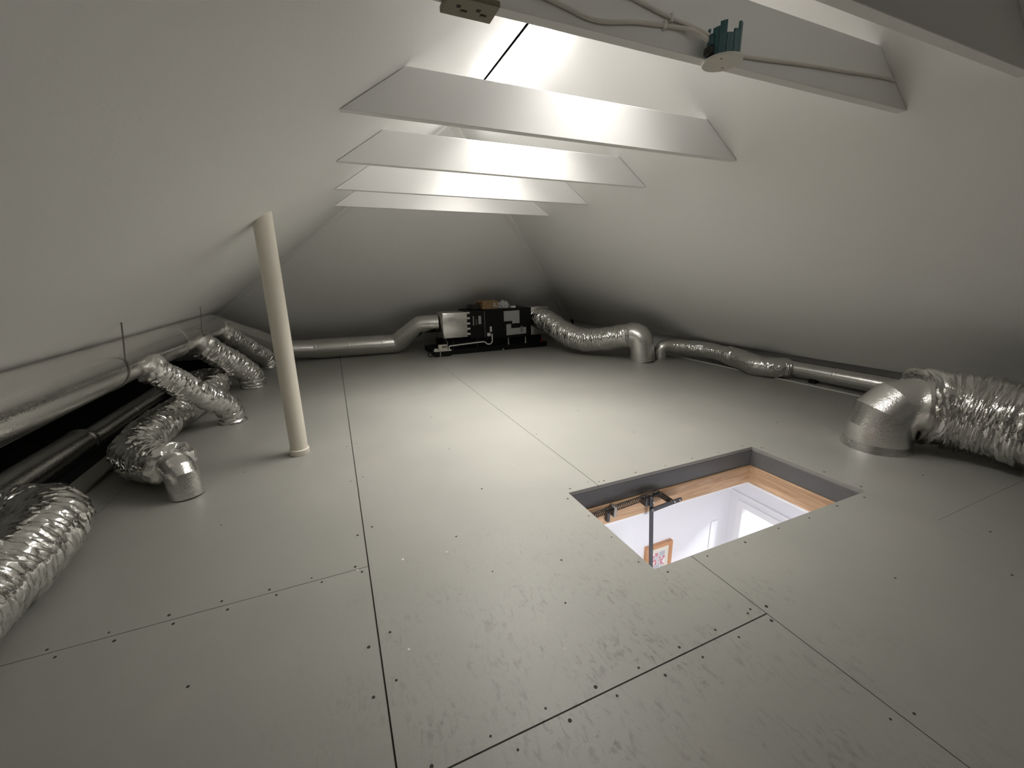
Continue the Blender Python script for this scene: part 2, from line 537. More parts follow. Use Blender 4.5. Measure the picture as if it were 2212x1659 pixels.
for x, y, s in ((0.143, 1.495, 1.0), (0.318, 1.466, 0.75), (0.093, 1.061, 0.7), (0.531, 0.866, 0.5), (0.9, 2.1, 0.6), (-0.03, 1.505, 0.8)):
    for r, p in panels:
        if r[0] < x < r[2] and r[1] < y < r[3]:
            o = mesh_obj('paint_speck', spk_me, M_DISC, p, (x, y, 0.0003)); o.scale = (s, s, 1)
# metal edging near the right eave
struct(obj('trim_3', bbox((4.292, 1.85, 0.0), (4.304, 5.9, 0.009), 0.002, 1), M_PVCW), 'thin white edging strip on the floor before the small duct')

# ------------------------------------------------------------------ hatch opening and hall below
hf = thing('loft_hatch', 'open loft hatch lined with grey boards and pine timber', 'hatch', (1.72, 1.345, -0.25))
t = 0.02
def four(name, x0, y0, x1, y1, z0, z1, m, th):
    obj(name, bbox((x0 - th, y1, z0), (x1 + th, y1 + th, z1), 0.0015, 1), m, hf)
    obj(name, bbox((x0 - th, y0 - th, z0), (x1 + th, y0, z1), 0.0015, 1), m, hf)
    obj(name, bbox((x0 - th, y0, z0), (x0, y1, z1), 0.0015, 1), m, hf)
    obj(name, bbox((x1, y0, z0), (x1 + th, y1, z1), 0.0015, 1), m, hf)
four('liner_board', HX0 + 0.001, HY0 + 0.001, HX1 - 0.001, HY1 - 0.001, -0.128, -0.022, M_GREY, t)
four('timber_board', HX0 + 0.016, HY0 + 0.016, HX1 - 0.016, HY1 - 0.016, -0.245, -0.128, M_TIMBER, 0.036)
four('plaster_edge', HX0 + 0.012, HY0 + 0.012, HX1 - 0.012, HY1 - 0.012, -0.262, -0.245, M_GLOSS, 0.03)

hm = thing('hatch_spring_arm', 'dark steel ladder arm with long coil spring inside the loft hatch', 'hatch mechanism', (1.53, 1.62, -0.20))
sp = fillet([(1.06, 1.617, -0.150), (1.57, 1.617, -0.115), (1.605, 1.617, -0.122), (1.70, 1.612, -0.193)], 0.05, 8)
sp = catmull(sp, 0.0016)
F = frames(sp); coil = []
s = 0
for i, p in enumerate(sp):
    if i: s += (p - sp[i - 1]).length
    a = 2 * math.pi * s / 0.0115
    coil.append(p + F[i][1] * 0.0150 * math.cos(a) + F[i][2] * 0.0150 * math.sin(a))
obj('coil_spring', sweep(coil, 0.0027, 6), M_SPRING, hm, smooth=60)
def flatbar(name, a, b, wdt, thk, m, ext=0.012):
    a, b = Vector(a), Vector(b)
    d = (b - a).normalized(); n = Vector((0, 1, 0)); n = (n - d * n.dot(d)).normalized(); u = d.cross(n)
    L = (b - a).length
    pts = []
    for k in range(7):
        an = math.pi / 2 + math.pi * k / 6
        pts.append(a + d * (math.cos(an) * wdt / 2) + u * (math.sin(an) * wdt / 2))
    for k in range(7):
        an = -math.pi / 2 + math.pi * k / 6
        pts.append(b + d * (math.cos(an) * wdt / 2) + u * (math.sin(an) * wdt / 2))
    return obj(name, prism(pts, n * thk), m, hm)
flatbar('arm_bar', (1.530, 1.592, -0.125), (1.600, 1.60, -0.95), 0.026, 0.006, M_STEEL)
flatbar('lever_bar', (1.532, 1.585, -0.192), (1.742, 1.585, -0.176), 0.026, 0.006, M_STEEL)
obj('pivot_bracket', bbox((1.497, 1.600, -0.170), (1.545, 1.648, -0.118), 0.003), M_STEEL, hm)
for x, z in ((1.537, -0.145), (1.535, -0.192), (1.697, -0.180), (1.735, -0.177)):
    b = bmesh.new(); bmesh.ops.create_cone(b, cap_ends=True, segments=12, radius1=0.0065, radius2=0.005, depth=0.006)
    bmesh.ops.transform(b, matrix=Matrix.Translation((x, 1.582, z)) @ Matrix.Rotation(math.pi / 2, 4, 'X'), verts=b.verts)
    obj('rivet', b, M_GALV, hm, smooth=40)
obj('hook_plate', bbox((1.252, 1.622, -0.215), (1.270, 1.646, -0.150), 0.002), M_STEEL, hm)
obj('spring_clip', bbox((1.278, 1.598, -0.178), (1.296, 1.646, -0.118), 0.002), M_GALV, hm)

# hall below, seen through the hatch
HZ0, HZ1 = -2.95, -0.262
HB, HR, HL, HN = 2.20, 3.00, -0.60, 0.10
def holed_wall_x(x0, x1, y0, y1, z0, z1, dy0, dy1, dz):
    bm = bmesh.new()
    box(bm, (x0, y0, z0), (x1, dy0, z1)); box(bm, (x0, dy1, z0), (x1, y1, z1)); box(bm, (x0, dy0, dz), (x1, dy1, z1))
    return bm
struct(obj('wall_hall_back', bbox((HL, HB, HZ0), (4.7, HB + 0.05, HZ1)), M_HALL), 'white hall wall with small framed pictures below the hatch')
struct(obj('wall_hall_right', holed_wall_x(HR, HR + 0.09, HN, HB, HZ0, HZ1, 1.22, 2.06, -0.82), M_HALL), 'white hall wall with the open doorway below the hatch')
struct(obj('wall_hall_left', bbox((HL - 0.05, HN, HZ0), (HL, HB, HZ1)), M_HALL), 'white hall end wall')
struct(obj('wall_hall_front', bbox((HL, HN - 0.05, HZ0), (4.7, HN, HZ1)), M_HALL), 'white hall wall under the near floor boards')
struct(obj('wall_room_right', bbox((4.65, HN, HZ0), (4.7, HB, HZ1)), M_HALL), 'white wall of the room beyond the hall doorway')
struct(obj('floor_hall', bbox((HL, HN, HZ0 - 0.05), (4.7, HB, HZ0)), M_WOOD), 'brown hall floor')
bm = bmesh.new()
for r in rect_minus((HL, HN, 4.7, HB), (HX0 - 0.02, HY0 - 0.02, HX1 + 0.02, HY1 + 0.02)):
    box(bm, (r[0], r[1], HZ1), (r[2], r[3], HZ1 + 0.012))
struct(obj('ceiling_hall', bm, M_HALL), 'white hall ceiling round the hatch')
d1 = bmesh.new()
box(d1, (HR - 0.014, 2.06, HZ0), (HR, 2.115, -0.765)); box(d1, (HR - 0.014, 1.165, HZ0), (HR, 1.22, -0.765)); box(d1, (HR - 0.014, 1.22, -0.82), (HR, 2.06, -0.765))
struct(obj('door_1', d1, M_GLOSS), 'white architrave of the hall doorway')
struct(obj('trim_4', bbox((HR - 0.02, HN, -0.725), (HR, HB - 0.001, -0.700), 0.004), M_GLOSS), 'white rail on the hall wall above the doorway')
struct(obj('trim_5', bbox((2.80, HB - 0.008, -1.25), (2.88, HB, -0.98), 0.003), M_HALL), 'white cover plate on the hall wall beside the corner')
def picture(x0, x1, z0, z1, label, fm, art, seed):
    p = thing('picture_frame', label, 'picture', ((x0 + x1) / 2, HB - 0.02, z0))
    wd = 0.030; y0, y1 = HB - 0.032, HB - 0.001
    b = bmesh.new()
    box(b, (x0, y0, z0), (x0 + wd, y1, z1)); box(b, (x1 - wd, y0, z0), (x1, y1, z1)); box(b, (x0 + wd, y0, z0), (x1 - wd, y1, z0 + wd)); box(b, (x0 + wd, y0, z1 - wd), (x1 - wd, y1, z1))
    obj('frame', b, fm, p)
    obj('mount', bbox((x0 + wd, y0 + 0.010, z0 + wd), (x1 - wd, y1 - 0.004, z1 - wd)), M_MAT, p)
    obj('print', bbox((x0 + wd + 0.045, y0 + 0.008, z0 + wd + 0.055), (x1 - wd - 0.04, y0 + 0.012, z1 - wd - 0.045)), art, p)
picture(2.075, 2.345, -1.385, -1.010, 'orange wood picture frame with pale mount and reddish print on hall wall', M_FRAME, M_ART, 1)
picture(1.80, 2.035, -1.45, -1.115, 'cream picture frame beside the orange wood frame on hall wall', M_MAT, M_ART, 2)
hl = thing('added_hall_lamp', 'unseen round white lamp added on the hall ceiling for light', 'lamp', (1.30, 0.60, HZ1))  # added out of view to light the hall in place of daylight
b = bmesh.new(); bmesh.ops.create_cone(b, cap_ends=True, segments=32, radius1=0.20, radius2=0.21, depth=0.03); bmesh.ops.translate(b, vec=(1.30, 0.60, HZ1 - 0.016), verts=b.verts)
obj('added_lamp_base', b, M_GLOSS, hl, smooth=40)
b = bmesh.new(); bmesh.ops.create_cone(b, cap_ends=True, segments=32, radius1=0.14, radius2=0.19, depth=0.05); bmesh.ops.translate(b, vec=(1.30, 0.60, HZ1 - 0.057), verts=b.verts)
obj('added_lamp_glow', b, M_EMITH, hl, smooth=40)
rl = thing('added_room_lamp', 'unseen round white lamp added in the room beyond the hall doorway', 'lamp', (3.9, 1.1, HZ1))  # added out of view to brighten the room behind the doorway
b = bmesh.new(); bmesh.ops.create_cone(b, cap_ends=True, segments=32, radius1=0.20, radius2=0.21, depth=0.03); bmesh.ops.translate(b, vec=(3.9, 1.1, HZ1 - 0.016), verts=b.verts)
obj('added_lamp_base', b, M_GLOSS, rl, smooth=40)
b = bmesh.new(); bmesh.ops.create_cone(b, cap_ends=True, segments=32, radius1=0.14, radius2=0.19, depth=0.05); bmesh.ops.translate(b, vec=(3.9, 1.1, HZ1 - 0.057), verts=b.verts)
obj('added_lamp_glow', b, M_EMITH, rl, smooth=40)

# ------------------------------------------------------------------ tie beams
ZB, ZT, BT = 1.75, 1.937, 0.038
def beam(yfar, label, rough=0.0):
    xb = (ZR - ZB) / S; xt = (ZR - ZT) / S
    e = 0.004
    bm = prism([(XR - xb + e, yfar - BT, ZB), (XR + xb - e, yfar - BT, ZB), (XR + xt - e, yfar - BT, ZT), (XR - xt + e, yfar - BT, ZT)], (0, BT, 0))
    bmesh.ops.bevel(bm, geom=bm.edges[:], offset=0.002, segments=1, affect='EDGES')
    return tag(obj('tie_beam', bm, M_BEAM), label, 'beam', 'white tie beams across the roof')
BEAMS = [
    (0.812, 'white tie beam before the one that carries the teal box'),
    (1.158, 'white tie beam carrying the teal junction box and clipped cables'),
    (1.962, 'white tie beam next behind the one with the teal box'),
    (2.742, 'white tie beam second behind the one with the teal box'),
    (3.525, 'white tie beam third behind the one with the teal box'),
    (4.285, 'white tie beam next to the hip end, above the air handler'),
]
for y, l in BEAMS: beam(y, l)

# ------------------------------------------------------------------ lamps under the ridge
def batten(y0, y1, watts, label):
    # flat LED batten just right of the ridge joint: glowing diffuser, lens throwing most of its light down
    xc, zc = 1.250, 2.425
    t = thing('strip_light', label, 'strip light', (xc, (y0 + y1) / 2, zc), 'strip lights under the ridge')
    obj('diffuser', bbox((xc - 0.030, y0 + 0.012, zc - 0.014), (xc + 0.030, y1 - 0.012, zc + 0.008), 0.004), M_EMIT, t, smooth=40)
    for y in (y0 + 0.006, y1 - 0.006):
        obj('end_cap', bbox((xc - 0.032, y - 0.006, zc - 0.014), (xc + 0.032, y + 0.006, zc + 0.018), 0.002), M_GLOSS, t)
    obj('housing', bbox((xc - 0.016, y0 + 0.012, zc + 0.008), (xc + 0.016, y1 - 0.012, zc + 0.018), 0.003), M_GLOSS, t)
    for y in (y0 + 0.04, y1 - 0.04):
        obj('mounting_block', bbox((xc - 0.010, y - 0.02, zc + 0.018), (xc + 0.010, y + 0.02, roofz(xc + 0.010) - 0.001)), M_GLOSS, t)
    L = bpy.data.lights.new('batten_light', 'AREA')
    L.shape = 'RECTANGLE'; L.size = 0.05; L.size_y = y1 - y0 - 0.04
    L.energy = watts; L.spread = math.radians(SPREAD); L.color = (1.0, 0.965, 0.915)
    lo = bpy.data.objects.new('batten_light', L); COL.objects.link(lo)
    lo.parent = t; lo.location = (0, 0, -0.0155)
batten(1.25, 2.05, BATTEN_A, 'strip light hung under the ridge nearest the beam with the teal box')
batten(2.26, 3.30, BATTEN_B, 'glaring strip light in the middle of the row hung under the ridge')
batten(3.45, 3.84, BATTEN_C, 'short strip light hung under the ridge nearest the hip end')

# ------------------------------------------------------------------ fittings on the beam with the teal box
YF = 1.158 - BT       # near face of that beam
jb = thing('junction_box', 'teal junction box with round white cover on the tie beam', 'junction box', (1.165, YF, 1.74))
cx, cy, cz = 1.165, YF - 0.056, 1.718
def cyl(p, r1, r2, h, seg=40):
    b = bmesh.new(); bmesh.ops.create_cone(b, cap_ends=True, segments=seg, radius1=r1, radius2=r2, depth=h)
    bmesh.ops.translate(b, vec=(p[0], p[1], p[2] + h / 2), verts=b.verts); return b
obj('cover_disc', cyl((cx, cy, cz), 0.056, 0.057, 0.006, 48), M_DISC, jb, smooth=40)
for dx, dy in ((0.026, 0.020), (-0.026, -0.020)):
    obj('cover_screw', cyl((cx + dx, cy + dy, cz - 0.0012), 0.003, 0.003, 0.0016, 10), M_LABELD, jb)
# teal body: castellated ring wall round a cylinder
b = bmesh.new()
for k in range(14):
    a0 = 2 * math.pi * k / 14; a1 = a0 + 2 * math.pi / 14 * 0.93
    h = 0.064 + 0.010 * (k % 3) - (0.012 if k in (9, 10) else 0)
    ro, ri = 0.047, 0.040
    p = [(cx + r * math.cos(a), cy + r * math.sin(a), cz + 0.006) for r, a in ((ri, a0), (ro, a0), (ro, (a0 + a1) / 2), (ro, a1), (ri, a1))]
    prism(p, (0, 0, h), b)
bmesh.ops.create_cone(b, cap_ends=True, segments=28, radius1=0.041, radius2=0.041, depth=0.055, matrix=Matrix.Translation((cx, cy, cz + 0.006 + 0.0275)))
obj('body', b, M_TEAL, jb)
obj('side_lug', bbox((cx - 0.063, cy - 0.010, cz + 0.012), (cx - 0.042, cy + 0.016, cz + 0.034), 0.004), M_RUBBER, jb)
obj('terminal', bbox((cx - 0.056, cy - 0.006, cz + 0.036), (cx - 0.034, cy + 0.006, cz + 0.066), 0.003), M_TEAL, jb)

def cable(P, r, label, clips=()):
    Q = catmull(P, 0.012)
    t = thing('power_cable', label, 'cable', P[0])
    obj('sheath', sweep(Q, r, 10), M_CABLE, t, smooth=60)
    for x in clips:
        q = min(Q, key=lambda p: abs(p.x - x))
        obj('cable_clip', bbox((q.x - 0.004, YF - 0.014, q.z - 0.012), (q.x + 0.004, YF, q.z + 0.012), 0.002, 1), M_DISC, t)
yc = YF - 0.006
cable([(0.30, yc, 1.80), (0.50, yc, 1.80), (0.62, yc, 1.788), (0.743, yc, 1.772), (0.88, yc, 1.793), (1.01, yc, 1.806), (1.075, yc - 0.014, 1.802), (1.115, yc - 0.04, 1.772)], 0.0056, 'sagging white cable running to the teal box along the beam', (0.98,))
cable([(0.60, yc, 1.895), (0.76, yc, 1.865), (0.87, yc, 1.845), (1.003, yc, 1.826), (1.09, yc - 0.006, 1.815), (1.13, yc - 0.03, 1.790)], 0.0056, 'taut white cable clipped higher on the beam beside the sagging one', (0.80, 1.00))
cable([(1.205, yc - 0.02, 1.775), (1.26, yc, 1.778), (1.40, yc, 1.787), (1.63, yc, 1.806), (1.85, yc, 1.820), (2.07, yc, 1.835), (2.16, yc, 1.836)], 0.0056, 'white cable running from the teal box to the sloping wall', (1.275,))

ou = thing('power_outlet', 'beige double power outlet under the tie beam', 'outlet', (0.385, 1.13, 1.73))
obj('plate', bbox((0.325, 1.095, 1.735), (0.457, 1.170, 1.7495), 0.003), M_BEIGE, ou)
for x in (0.362, 0.412):
    obj('slot', bbox((x - 0.006, 1.122, 1.7343), (x + 0.004, 1.132, 1.7352)), M_HOLE, ou)
    obj('switch', bbox((x + 0.008, 1.138, 1.7320), (x + 0.024, 1.146, 1.7352), 0.001, 1), M_BEIGE, ou)

# ------------------------------------------------------------------ vent pipe standing on the floor
vp = thing('vent_pipe', 'cream plastic vent pipe standing from floor to sloping wall', 'pipe', (-0.31, 2.86, 0))
b = bmesh.new(); bmesh.ops.create_cone(b, cap_ends=True, segments=48, radius1=0.053, radius2=0.053, depth=1.52)
bmesh.ops.translate(b, vec=(-0.31, 2.86, 0.76), verts=b.verts)
for v in b.verts:
    if v.co.z > 1: v.co.z = roofz(v.co.x) + 0.004
obj('pipe', b, M_PVC, vp, smooth=40)
b = bmesh.new()
P = [Vector((-0.31, 2.86, z)) for z in (0.0, 0.004, 0.036, 0.040)]
obj('base_collar', sweep(P, [0.058, 0.060, 0.060, 0.054], 48), M_PVC, vp, smooth=30)

# ------------------------------------------------------------------ left side ducts
TX, TZ, TR = -1.279, 0.626, 0.131
tr = thing('trunk_duct', 'fat foil trunk duct strapped along the left sloping wall', 'duct', (TX, 2.5, TZ - TR))
corner = (TX, 5.62, TZ)
run = fillet([(TX, -1.6, TZ), corner, (-0.66, 6.47, 0.175), (-0.30, 6.50, 0.150)], 0.14, 5)
tt = obj('duct_tube', sweep(run, TR, 48), M_FOIL, tr, smooth=30)
band('joint_line', (TX, 1.97, TZ), (0, 1, 0), TR, 0.012, tt, m=M_GALV)
band('tape_band', (TX, 4.24, TZ), (0, 1, 0), TR, 0.045, tt, over=0.006, rough=0.006)
for y, x0 in ((3.07, 0), (4.69, 0)):
    # strap: from the roof lining down round the duct
    pts = [Vector((TX + 0.150, y, roofz(TX + 0.150) - 0.001)), Vector((TX + 0.136, y, TZ + 0.140))]
    for a in range(22, -100, -8):
        pts.append(Vector((TX + (TR + 0.003) * math.cos(math.radians(a)), y, TZ + (TR + 0.003) * math.sin(math.radians(a)))))
    b = bmesh.new()
    rows = []
    for i, p in enumerate(pts):
        rows.append([b.verts.new(p + Vector((0, dy, 0))) for dy in (-0.009, 0.009)])
    for r0, r1 in zip(rows, rows[1:]): b.faces.new((r0[0], r0[1], r1[1], r1[0]))
    so = obj('hanging_strap', b, M_GALV, tr)
    md = so.modifiers.new('thick', 'SOLIDIFY'); md.thickness = 0.0015
fr = thing('supply_duct', 'straight foil duct on the floor bending up to the foil box', 'duct', (0.3, 6.5, 0))
run = fillet([(-0.31, 6.50, 0.150), (0.84, 6.44, 0.148), (1.17, 6.24, 0.440), (1.45, 6.17, 0.445)], 0.10, 3)
R_ = [0.143] * 5 + [0.13] * (len(run) - 5)
ft = obj('duct_tube', sweep(run, R_, 48), M_FOIL, fr, smooth=30)
for x in (-0.28, 0.16, 0.62):
    band('tape_band', (x, 6.50 - (x + 0.31) * 0.052, 0.150), (1, -0.05, 0), 0.143, 0.02, ft)
band('collar', (1.425, 6.177, 0.445), (1, -0.27, 0.02), 0.13, 0.02, fr, over=0.008)

# lower trunk on the eave floor with its reducer
LX, LR = -1.657, 0.0915
lt = thing('reducing_duct', 'thinner foil duct low in the left eave under the strapped trunk', 'duct', (LX, 3, -0.02))
obj('duct_tube', sweep([(LX, y, LR - 0.015) for y in (-1.4, 0.5, 1.8, 3.0, 3.52, 3.56)], [LR] * 5 + [0.080], 40), M_FOIL, lt, smooth=30)
obj('narrow_tube', sweep([(LX + 0.01, y, 0.078 - 0.015) for y in (3.55, 4.3, 5.1)], 0.076, 36), M_FOIL, lt, smooth=30)
band('tape_band', (LX, 3.50, LR - 0.015), (0, 1, 0), LR, 0.03, lt)
band('tape_band', (LX + 0.01, 4.2, 0.063), (0, 1, 0), 0.076, 0.02, lt)

# branch hoses from the strapped trunk down to the floor
def branch(P, r, seed, label):
    t = thing('flexible_branch', label, 'flexible duct', P[-1], 'flexible branches off the strapped trunk')
    hose('hose', P, r, t, seed, amp=r * 0.10)
    d = (Vector(P[1]) - Vector(P[0])).normalized()
    band('taped_collar', Vector(P[0]) + d * 0.03, d, r, 0.07, t, over=0.010, rough=0.018, seed=seed)
    band('floor_collar', Vector(P[-1]) + Vector((0, 0, 0.012)), (0, 0, 1), r, 0.022, t, over=0.006, rough=0.012, seed=seed + 3)
branch([(-1.19, 3.42, 0.575), (-1.08, 3.52, 0.43), (-0.97, 3.66, 0.27), (-0.885, 3.78, 0.165), (-0.862, 3.815, 0.08), (-0.858, 3.82, 0.002)], 0.094, 2, 'crumpled foil branch hose just behind the S-bent hose')
branch([(-1.19, 4.66, 0.55), (-1.08, 4.82, 0.40), (-0.97, 4.96, 0.25), (-0.90, 5.04, 0.15), (-0.885, 5.055, 0.07), (-0.885, 5.06, 0.002)], 0.120, 5, 'crumpled foil branch hose between its two neighbours off the trunk')
branch([(-1.20, 5.60, 0.55), (-1.10, 5.78, 0.44), (-0.97, 6.00, 0.26), (-0.89, 6.12, 0.15), (-0.865, 6.16, 0.07), (-0.862, 6.165, 0.002)], 0.112, 8, 'crumpled foil branch hose closest to the far corner of the trunk')

# S-bent hose with rigid elbow
sh = thing('bent_flexible_duct', 'S-bent crumpled foil hose ending in a rigid elbow on the floor', 'flexible duct', (-0.81, 2.54, 0))
hose('hose', [(-1.54, 5.00, 0.075), (-1.36, 5.12, 0.11), (-1.19, 5.00, 0.125), (-1.15, 4.6, 0.122), (-1.17, 4.2, 0.122), (-1.22, 3.75, 0.122), (-1.24, 3.35, 0.122), (-1.20, 3.02, 0.122), (-1.09, 2.82, 0.125), (-0.985, 2.715, 0.135), (-0.915, 2.635, 0.145)], 0.117, sh, 11, amp=0.0105)
el = fillet([(-0.94, 2.665, 0.145), (-0.842, 2.53, 0.150), (-0.832, 2.515, 0.0)], 0.085, 4)
obj('elbow', sweep(el, 0.078, 40), M_TAPE, sh, smooth=15)
band('collar_wrap', (-0.905, 2.625, 0.145), (0.6, -0.8, 0), 0.094, 0.05, sh, m=M_FLEX, over=0.018, rough=0.03, seed=4)
# hose in the foreground
fh = thing('floor_flexible_duct', 'crumpled foil hose lying along the floor edge, bent back beside the lower duct', 'flexible duct', (-1.2, 1.6, 0))
hose('hose', [(-1.14, -0.6, 0.135), (-1.14, 0.6, 0.135), (-1.15, 1.4, 0.135), (-1.16, 1.90, 0.135), (-1.19, 2.16, 0.135), (-1.30, 2.31, 0.13), (-1.44, 2.31, 0.13), (-1.545, 2.22, 0.125)], 0.130, fh, 17, amp=0.011)
# conduit along the board edge
cd = tag(obj('metal_conduit', sweep([(-1.355, y, 0.0125) for y in (0.4, 2.0, 3.6, 5.0)], 0.012, 12), M_GALV, None, smooth=40), 'thin metal conduit on the floor between the two foil hoses', 'conduit')

# ------------------------------------------------------------------ air handler at the hip end
ah = thing('air_handler', 'black air handling unit with pale labels on a black tray', 'air handler', (2.2, 6.2, 0))
obj('drip_tray', bbox((1.28, 5.88, 0.0), (3.16, 6.52, 0.075), 0.004), M_BLACK, ah)
obj('gap_shade_block', bbox((1.46, 6.02, 0.075), (3.12, 6.48, 0.186)), M_BLACK, ah)  # black block fills the gap under the unit, standing in for its shade
obj('cabinet', bbox((2.12, 5.90, 0.185), (2.88, 6.50, 0.640), 0.006), M_BLACK, ah)
obj('coil_section', bbox((1.86, 5.95, 0.205), (2.12, 6.46, 0.625), 0.005), M_BLACK, ah)
obj('seam_strip', bbox((2.108, 5.942, 0.21), (2.116, 5.950, 0.61)), M_LABELD, ah)
for x in (1.60, 1.98, 2.50, 2.80):
    obj('spring_mount', sweep([(x, 5.95, 0.075), (x, 5.95, 0.10), (x, 5.95, 0.185 if x > 2 else 0.207)], [0.022, 0.014, 0.012], 14), M_GALV if x > 2.2 else M_RUBBER, ah, smooth=40)
    obj('spring_mount', sweep([(x, 6.40, 0.075), (x, 6.40, 0.10), (x, 6.40, 0.185 if x > 2 else 0.207)], [0.022, 0.014, 0.012], 14), M_RUBBER, ah, smooth=40)
def decal(name, pts, y, m):
    obj(name, prism([(x, y, z) for x, z in pts], (0, 0.0022, 0)), m, ah)
decal('label_sheet', [(2.41, .445), (2.55, .445), (2.55, .405), (2.675, .405), (2.675, .605), (2.41, .60)], 5.8982, M_LABEL)
decal('label_sheet', [(2.45, .225), (2.79, .235), (2.79, .335), (2.53, .33), (2.53, .40), (2.45, .395)], 5.8982, M_LABEL)
decal('dark_label', [(2.69, .255), (2.735, .256), (2.735, .352), (2.69, .351)], 5.8968, M_LABELD)
decal('label_strip', [(1.925, .41), (1.94, .41), (1.94, .545), (1.925, .545)], 5.9482, M_LABEL)
decal('label_strip', [(1.972, .41), (1.984, .41), (1.984, .50), (1.972, .50)], 5.9482, M_LABELD)
decal('label_strip', [(2.012, .42), (2.055, .42), (2.055, .545), (2.012, .545)], 5.9482, M_LABEL)
obj('red_plug', bbox((3.04, 5.872, 0.082), (3.075, 5.90, 0.112), 0.004), M_RED, ah)
obj('switch_box', bbox((2.125, 5.872, 0.235), (2.175, 5.90, 0.285), 0.003), M_PVCW, ah)
obj('terminal_cover', bbox((2.172, 5.878, 0.30), (2.200, 5.90, 0.38), 0.003), M_PVCW, ah)
# foil plenum boxes
pb = thing('foil_plenum', 'square foil wrapped box between the bent duct and black unit', 'plenum', (1.64, 6.15, 0.25))
obj('box', bbox((1.445, 5.90, 0.245), (1.82, 6.40, 0.615), 0.008), M_TAPE, pb, smooth=30)
for i in range(5):
    z = 0.275 + i * 0.078
    obj('tape_tab', bbox((1.81, 5.896, z), (1.862, 5.902, z + 0.030), 0.001, 1), M_TAPE, pb)
obj('flange', bbox((1.82, 5.915, 0.235), (1.862, 6.40, 0.62), 0.003), M_BLACK, pb)
obj('support_leg', bbox((1.50, 6.10, 0.187), (1.54, 6.14, 0.245)), M_BLACK, pb)
obj('support_leg', bbox((1.74, 6.10, 0.187), (1.78, 6.14, 0.245)), M_BLACK, pb)
rp = thing('return_plenum', 'plain foil box on the unit side where the return hose starts', 'plenum', (3.03, 6.28, 0.2))
obj('box', bbox((2.885, 5.97, 0.19), (3.22, 6.50, 0.638), 0.006), M_FOIL, rp, smooth=30)
# condensate pump and its pipe
cp = thing('condensate_pump', 'small cream pump with white pipe rising to the black unit', 'pump', (1.40, 5.84, 0.0))
obj('reservoir', bbox((1.28, 5.79, 0.0), (1.52, 5.875, 0.075), 0.004), M_BLACK, cp)
obj('base_rail', bbox((1.275, 5.80, 0.075), (1.53, 5.87, 0.094), 0.003), M_PVCW, cp)
obj('motor_cover', bbox((1.345, 5.80, 0.094), (1.475, 5.87, 0.168), 0.008), M_PVC, cp)
obj('cover_window', bbox((1.385, 5.797, 0.125), (1.462, 5.801, 0.155)), M_LABELD, cp)
obj('valve', bbox((1.285, 5.805, 0.094), (1.33, 5.85, 0.118), 0.005), M_PVCW, cp)
obj('tie_strap', bbox((1.352, 5.784, 0.0), (1.364, 5.790, 0.095)), M_LABEL, cp)
obj('drain_pipe', sweep(fillet([(1.502, 5.84, 0.092), (1.505, 5.845, 0.138), (2.00, 5.868, 0.158), (2.07, 5.868, 0.158), (2.115, 5.868, 0.118), (2.165, 5.868, 0.112), (2.197, 5.868, 0.150), (2.197, 5.87, 0.27)], 0.03, 5), 0.0095, 12), M_PVCW, cp, smooth=60)
lp = []
for k in range(25):
    a = 2 * math.pi * k / 24
    lp.append((1.225 + 0.036 * math.cos(a), 5.83, 0.040 + 0.030 * math.sin(a)))
obj('cable_loop', sweep(lp, 0.009, 8), M_RUBBER, cp, smooth=60)
obj('lead', sweep(catmull([(1.475, 5.83, 0.15), (1.485, 5.85, 0.20), (1.45, 5.89, 0.27), (1.44, 5.90, 0.38), (1.435, 6.0, 0.50)], 0.02), 0.004, 6), M_GALV, cp, smooth=60)
obj('drain_plug', cyl((2.375, 5.862, 0.0), 0.018, 0.012, 0.03, 14), M_LABELD, ah, smooth=40)

# things left on top of the unit
cb = thing('cardboard_box', 'open brown cardboard box on top of the black unit', 'box', (2.22, 6.1, 0.64))
obj('carton', bbox((2.08, 5.93, 0.6405), (2.325, 6.24, 0.762), 0.003, 1), M_CARD, cb)
obj('carton_label', bbox((2.255, 5.928, 0.675), (2.285, 5.9305, 0.730)), M_LABEL, cb)
obj('carton_label', bbox((2.285, 5.928, 0.668), (2.312, 5.9305, 0.690)), M_LABEL, cb)
obj('flap', prism([(2.08, 5.93, 0.762), (2.08, 6.24, 0.762), (2.035, 6.24, 0.748), (2.035, 5.93, 0.748)], (0, 0, 0.003)), M_CARD, cb)
b = bmesh.new(); bmesh.ops.create_icosphere(b, subdivisions=4, radius=1)
for v in b.verts:
    n_ = 1 + 0.45 * noise.noise(v.co * 2.2) + 0.22 * noise.noise(v.co * 6.0 + Vector((3, 1, 2)))
    v.co = Vector((2.465 + v.co.x * 0.095 * n_, 6.05 + v.co.y * 0.07 * n_, max(0.6405, 0.67 + v.co.z * 0.075 * n_)))
tag(obj('plastic_bag', b, M_BAG, None, smooth=50), 'crumpled clear plastic bag lying beside the cardboard box', 'bag')
tag(obj('white_packet', bbox((2.555, 5.93, 0.6405), (2.63, 5.99, 0.672), 0.006), M_PVCW), 'small white packet on the edge of the black unit', 'packet')
b = bmesh.new(); box(b, (1.93, 6.0, 0.626), (2.07, 6.3, 0.70)); bmesh.ops.bevel(b, geom=b.edges[:], offset=0.02, segments=3, affect='EDGES')
tag(obj('black_pouch', b, M_RUBBER, None, smooth=50), 'soft black pouch beside the cardboard box on the unit', 'pouch')

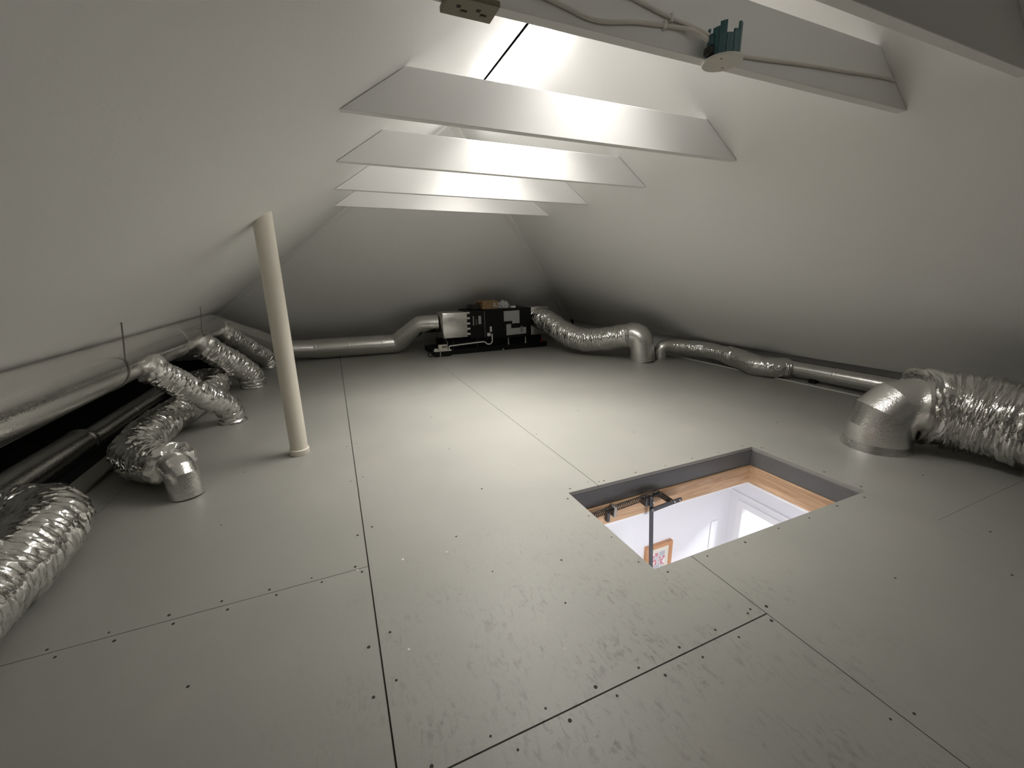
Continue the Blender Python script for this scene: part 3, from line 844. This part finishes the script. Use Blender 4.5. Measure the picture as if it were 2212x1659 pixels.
# ------------------------------------------------------------------ return hose to the middle riser
rh = thing('return_flexible_duct', 'fat crumpled foil hose from the black unit to a floor riser', 'flexible duct', (3.68, 4.22, 0))
hose('hose', [(3.05, 6.00, 0.455), (3.055, 5.90, 0.455), (3.09, 5.70, 0.42), (3.13, 5.36, 0.31), (3.22, 5.02, 0.225), (3.36, 4.76, 0.235), (3.49, 4.54, 0.285), (3.585, 4.37, 0.325)], 0.163, rh, 23, amp=0.014)
el = fillet([(3.55, 4.43, 0.315), (3.66, 4.24, 0.36), (3.69, 4.20, 0.0)], 0.16, 4)
obj('elbow', sweep(el, 0.155, 44), M_TAPE, rh, smooth=15)
band('taped_collar', (3.052, 5.95, 0.455), (0, 1, 0), 0.155, 0.05, rh, over=0.012, rough=0.015, seed=9)
band('collar_wrap', (3.60, 4.345, 0.335), (0.5, -0.85, 0.1), 0.155, 0.05, rh, m=M_FLEX, over=0.015, rough=0.015, seed=12)

# small duct along the right eave
sd = thing('eave_duct', 'small foil duct along the right eave with crumpled hose section', 'duct', (4.3, 3.4, 0))
el = fillet([(3.985, 4.20, 0.0), (3.985, 4.20, 0.175), (4.20, 4.10, 0.175)], 0.085, 5)
obj('riser_elbow', sweep(el, 0.086, 36), M_TAPE, sd, smooth=25)
hose('hose', [(4.14, 4.13, 0.172), (4.24, 4.03, 0.168), (4.33, 3.82, 0.160), (4.36, 3.60, 0.148), (4.365, 3.42, 0.138)], 0.098, sd, 29, amp=0.010)
hose('wrapped_elbow', [(4.365, 3.48, 0.138), (4.34, 3.30, 0.128), (4.27, 3.12, 0.120), (4.24, 2.99, 0.112), (4.30, 2.86, 0.108), (4.41, 2.76, 0.112)], 0.112, sd, 31, amp=0.008, pitch=0.06, m=M_FLEX)
band('taped_collar', (4.365, 3.45, 0.138), (0, 1, 0.05), 0.092, 0.04, sd, over=0.012, rough=0.015, seed=21)
obj('straight_tube', sweep([(4.44, y, 0.112) for y in (2.80, 2.0, 1.0, -1.0)], 0.083, 36), M_FOIL, sd, smooth=30)
for y in (2.75, 2.30):
    band('tape_band', (4.44, y, 0.112), (0, 1, 0), 0.083, 0.022, sd)
for y in (2.5, 1.6):
    obj('support_block', bbox((4.40, y - 0.03, 0.0), (4.48, y + 0.03, 0.034)), M_BLACK, sd)

# big hose at the right
bh = thing('large_flexible_duct', 'large crumpled foil hose from a wide floor elbow near the hatch', 'flexible duct', (3.14, 1.34, 0))
el = fillet([(3.14, 1.335, 0.0), (3.145, 1.33, 0.275), (3.40, 1.18, 0.280)], 0.17, 3)
obj('elbow', sweep(el, 0.172, 48), M_TAPE, bh, smooth=12)
obj('floor_flange', sweep([(3.14, 1.335, 0.0), (3.14, 1.335, 0.004), (3.14, 1.335, 0.05)], [0.184, 0.183, 0.172], 48), M_TAPE, bh, smooth=30)
hose('hose', [(3.30, 1.245, 0.278), (3.38, 1.15, 0.275), (3.43, 0.98, 0.262), (3.44, 0.75, 0.252), (3.445, 0.4, 0.25), (3.46, -0.3, 0.25), (3.46, -1.0, 0.25)], 0.238, bh, 37, amp=0.020, pitch=0.045, nseg=80)
band('collar_wrap', (3.315, 1.232, 0.278), (0.80, -0.58, 0.0), 0.20, 0.06, bh, m=M_FLEX, over=0.035, rough=0.03, seed=41)
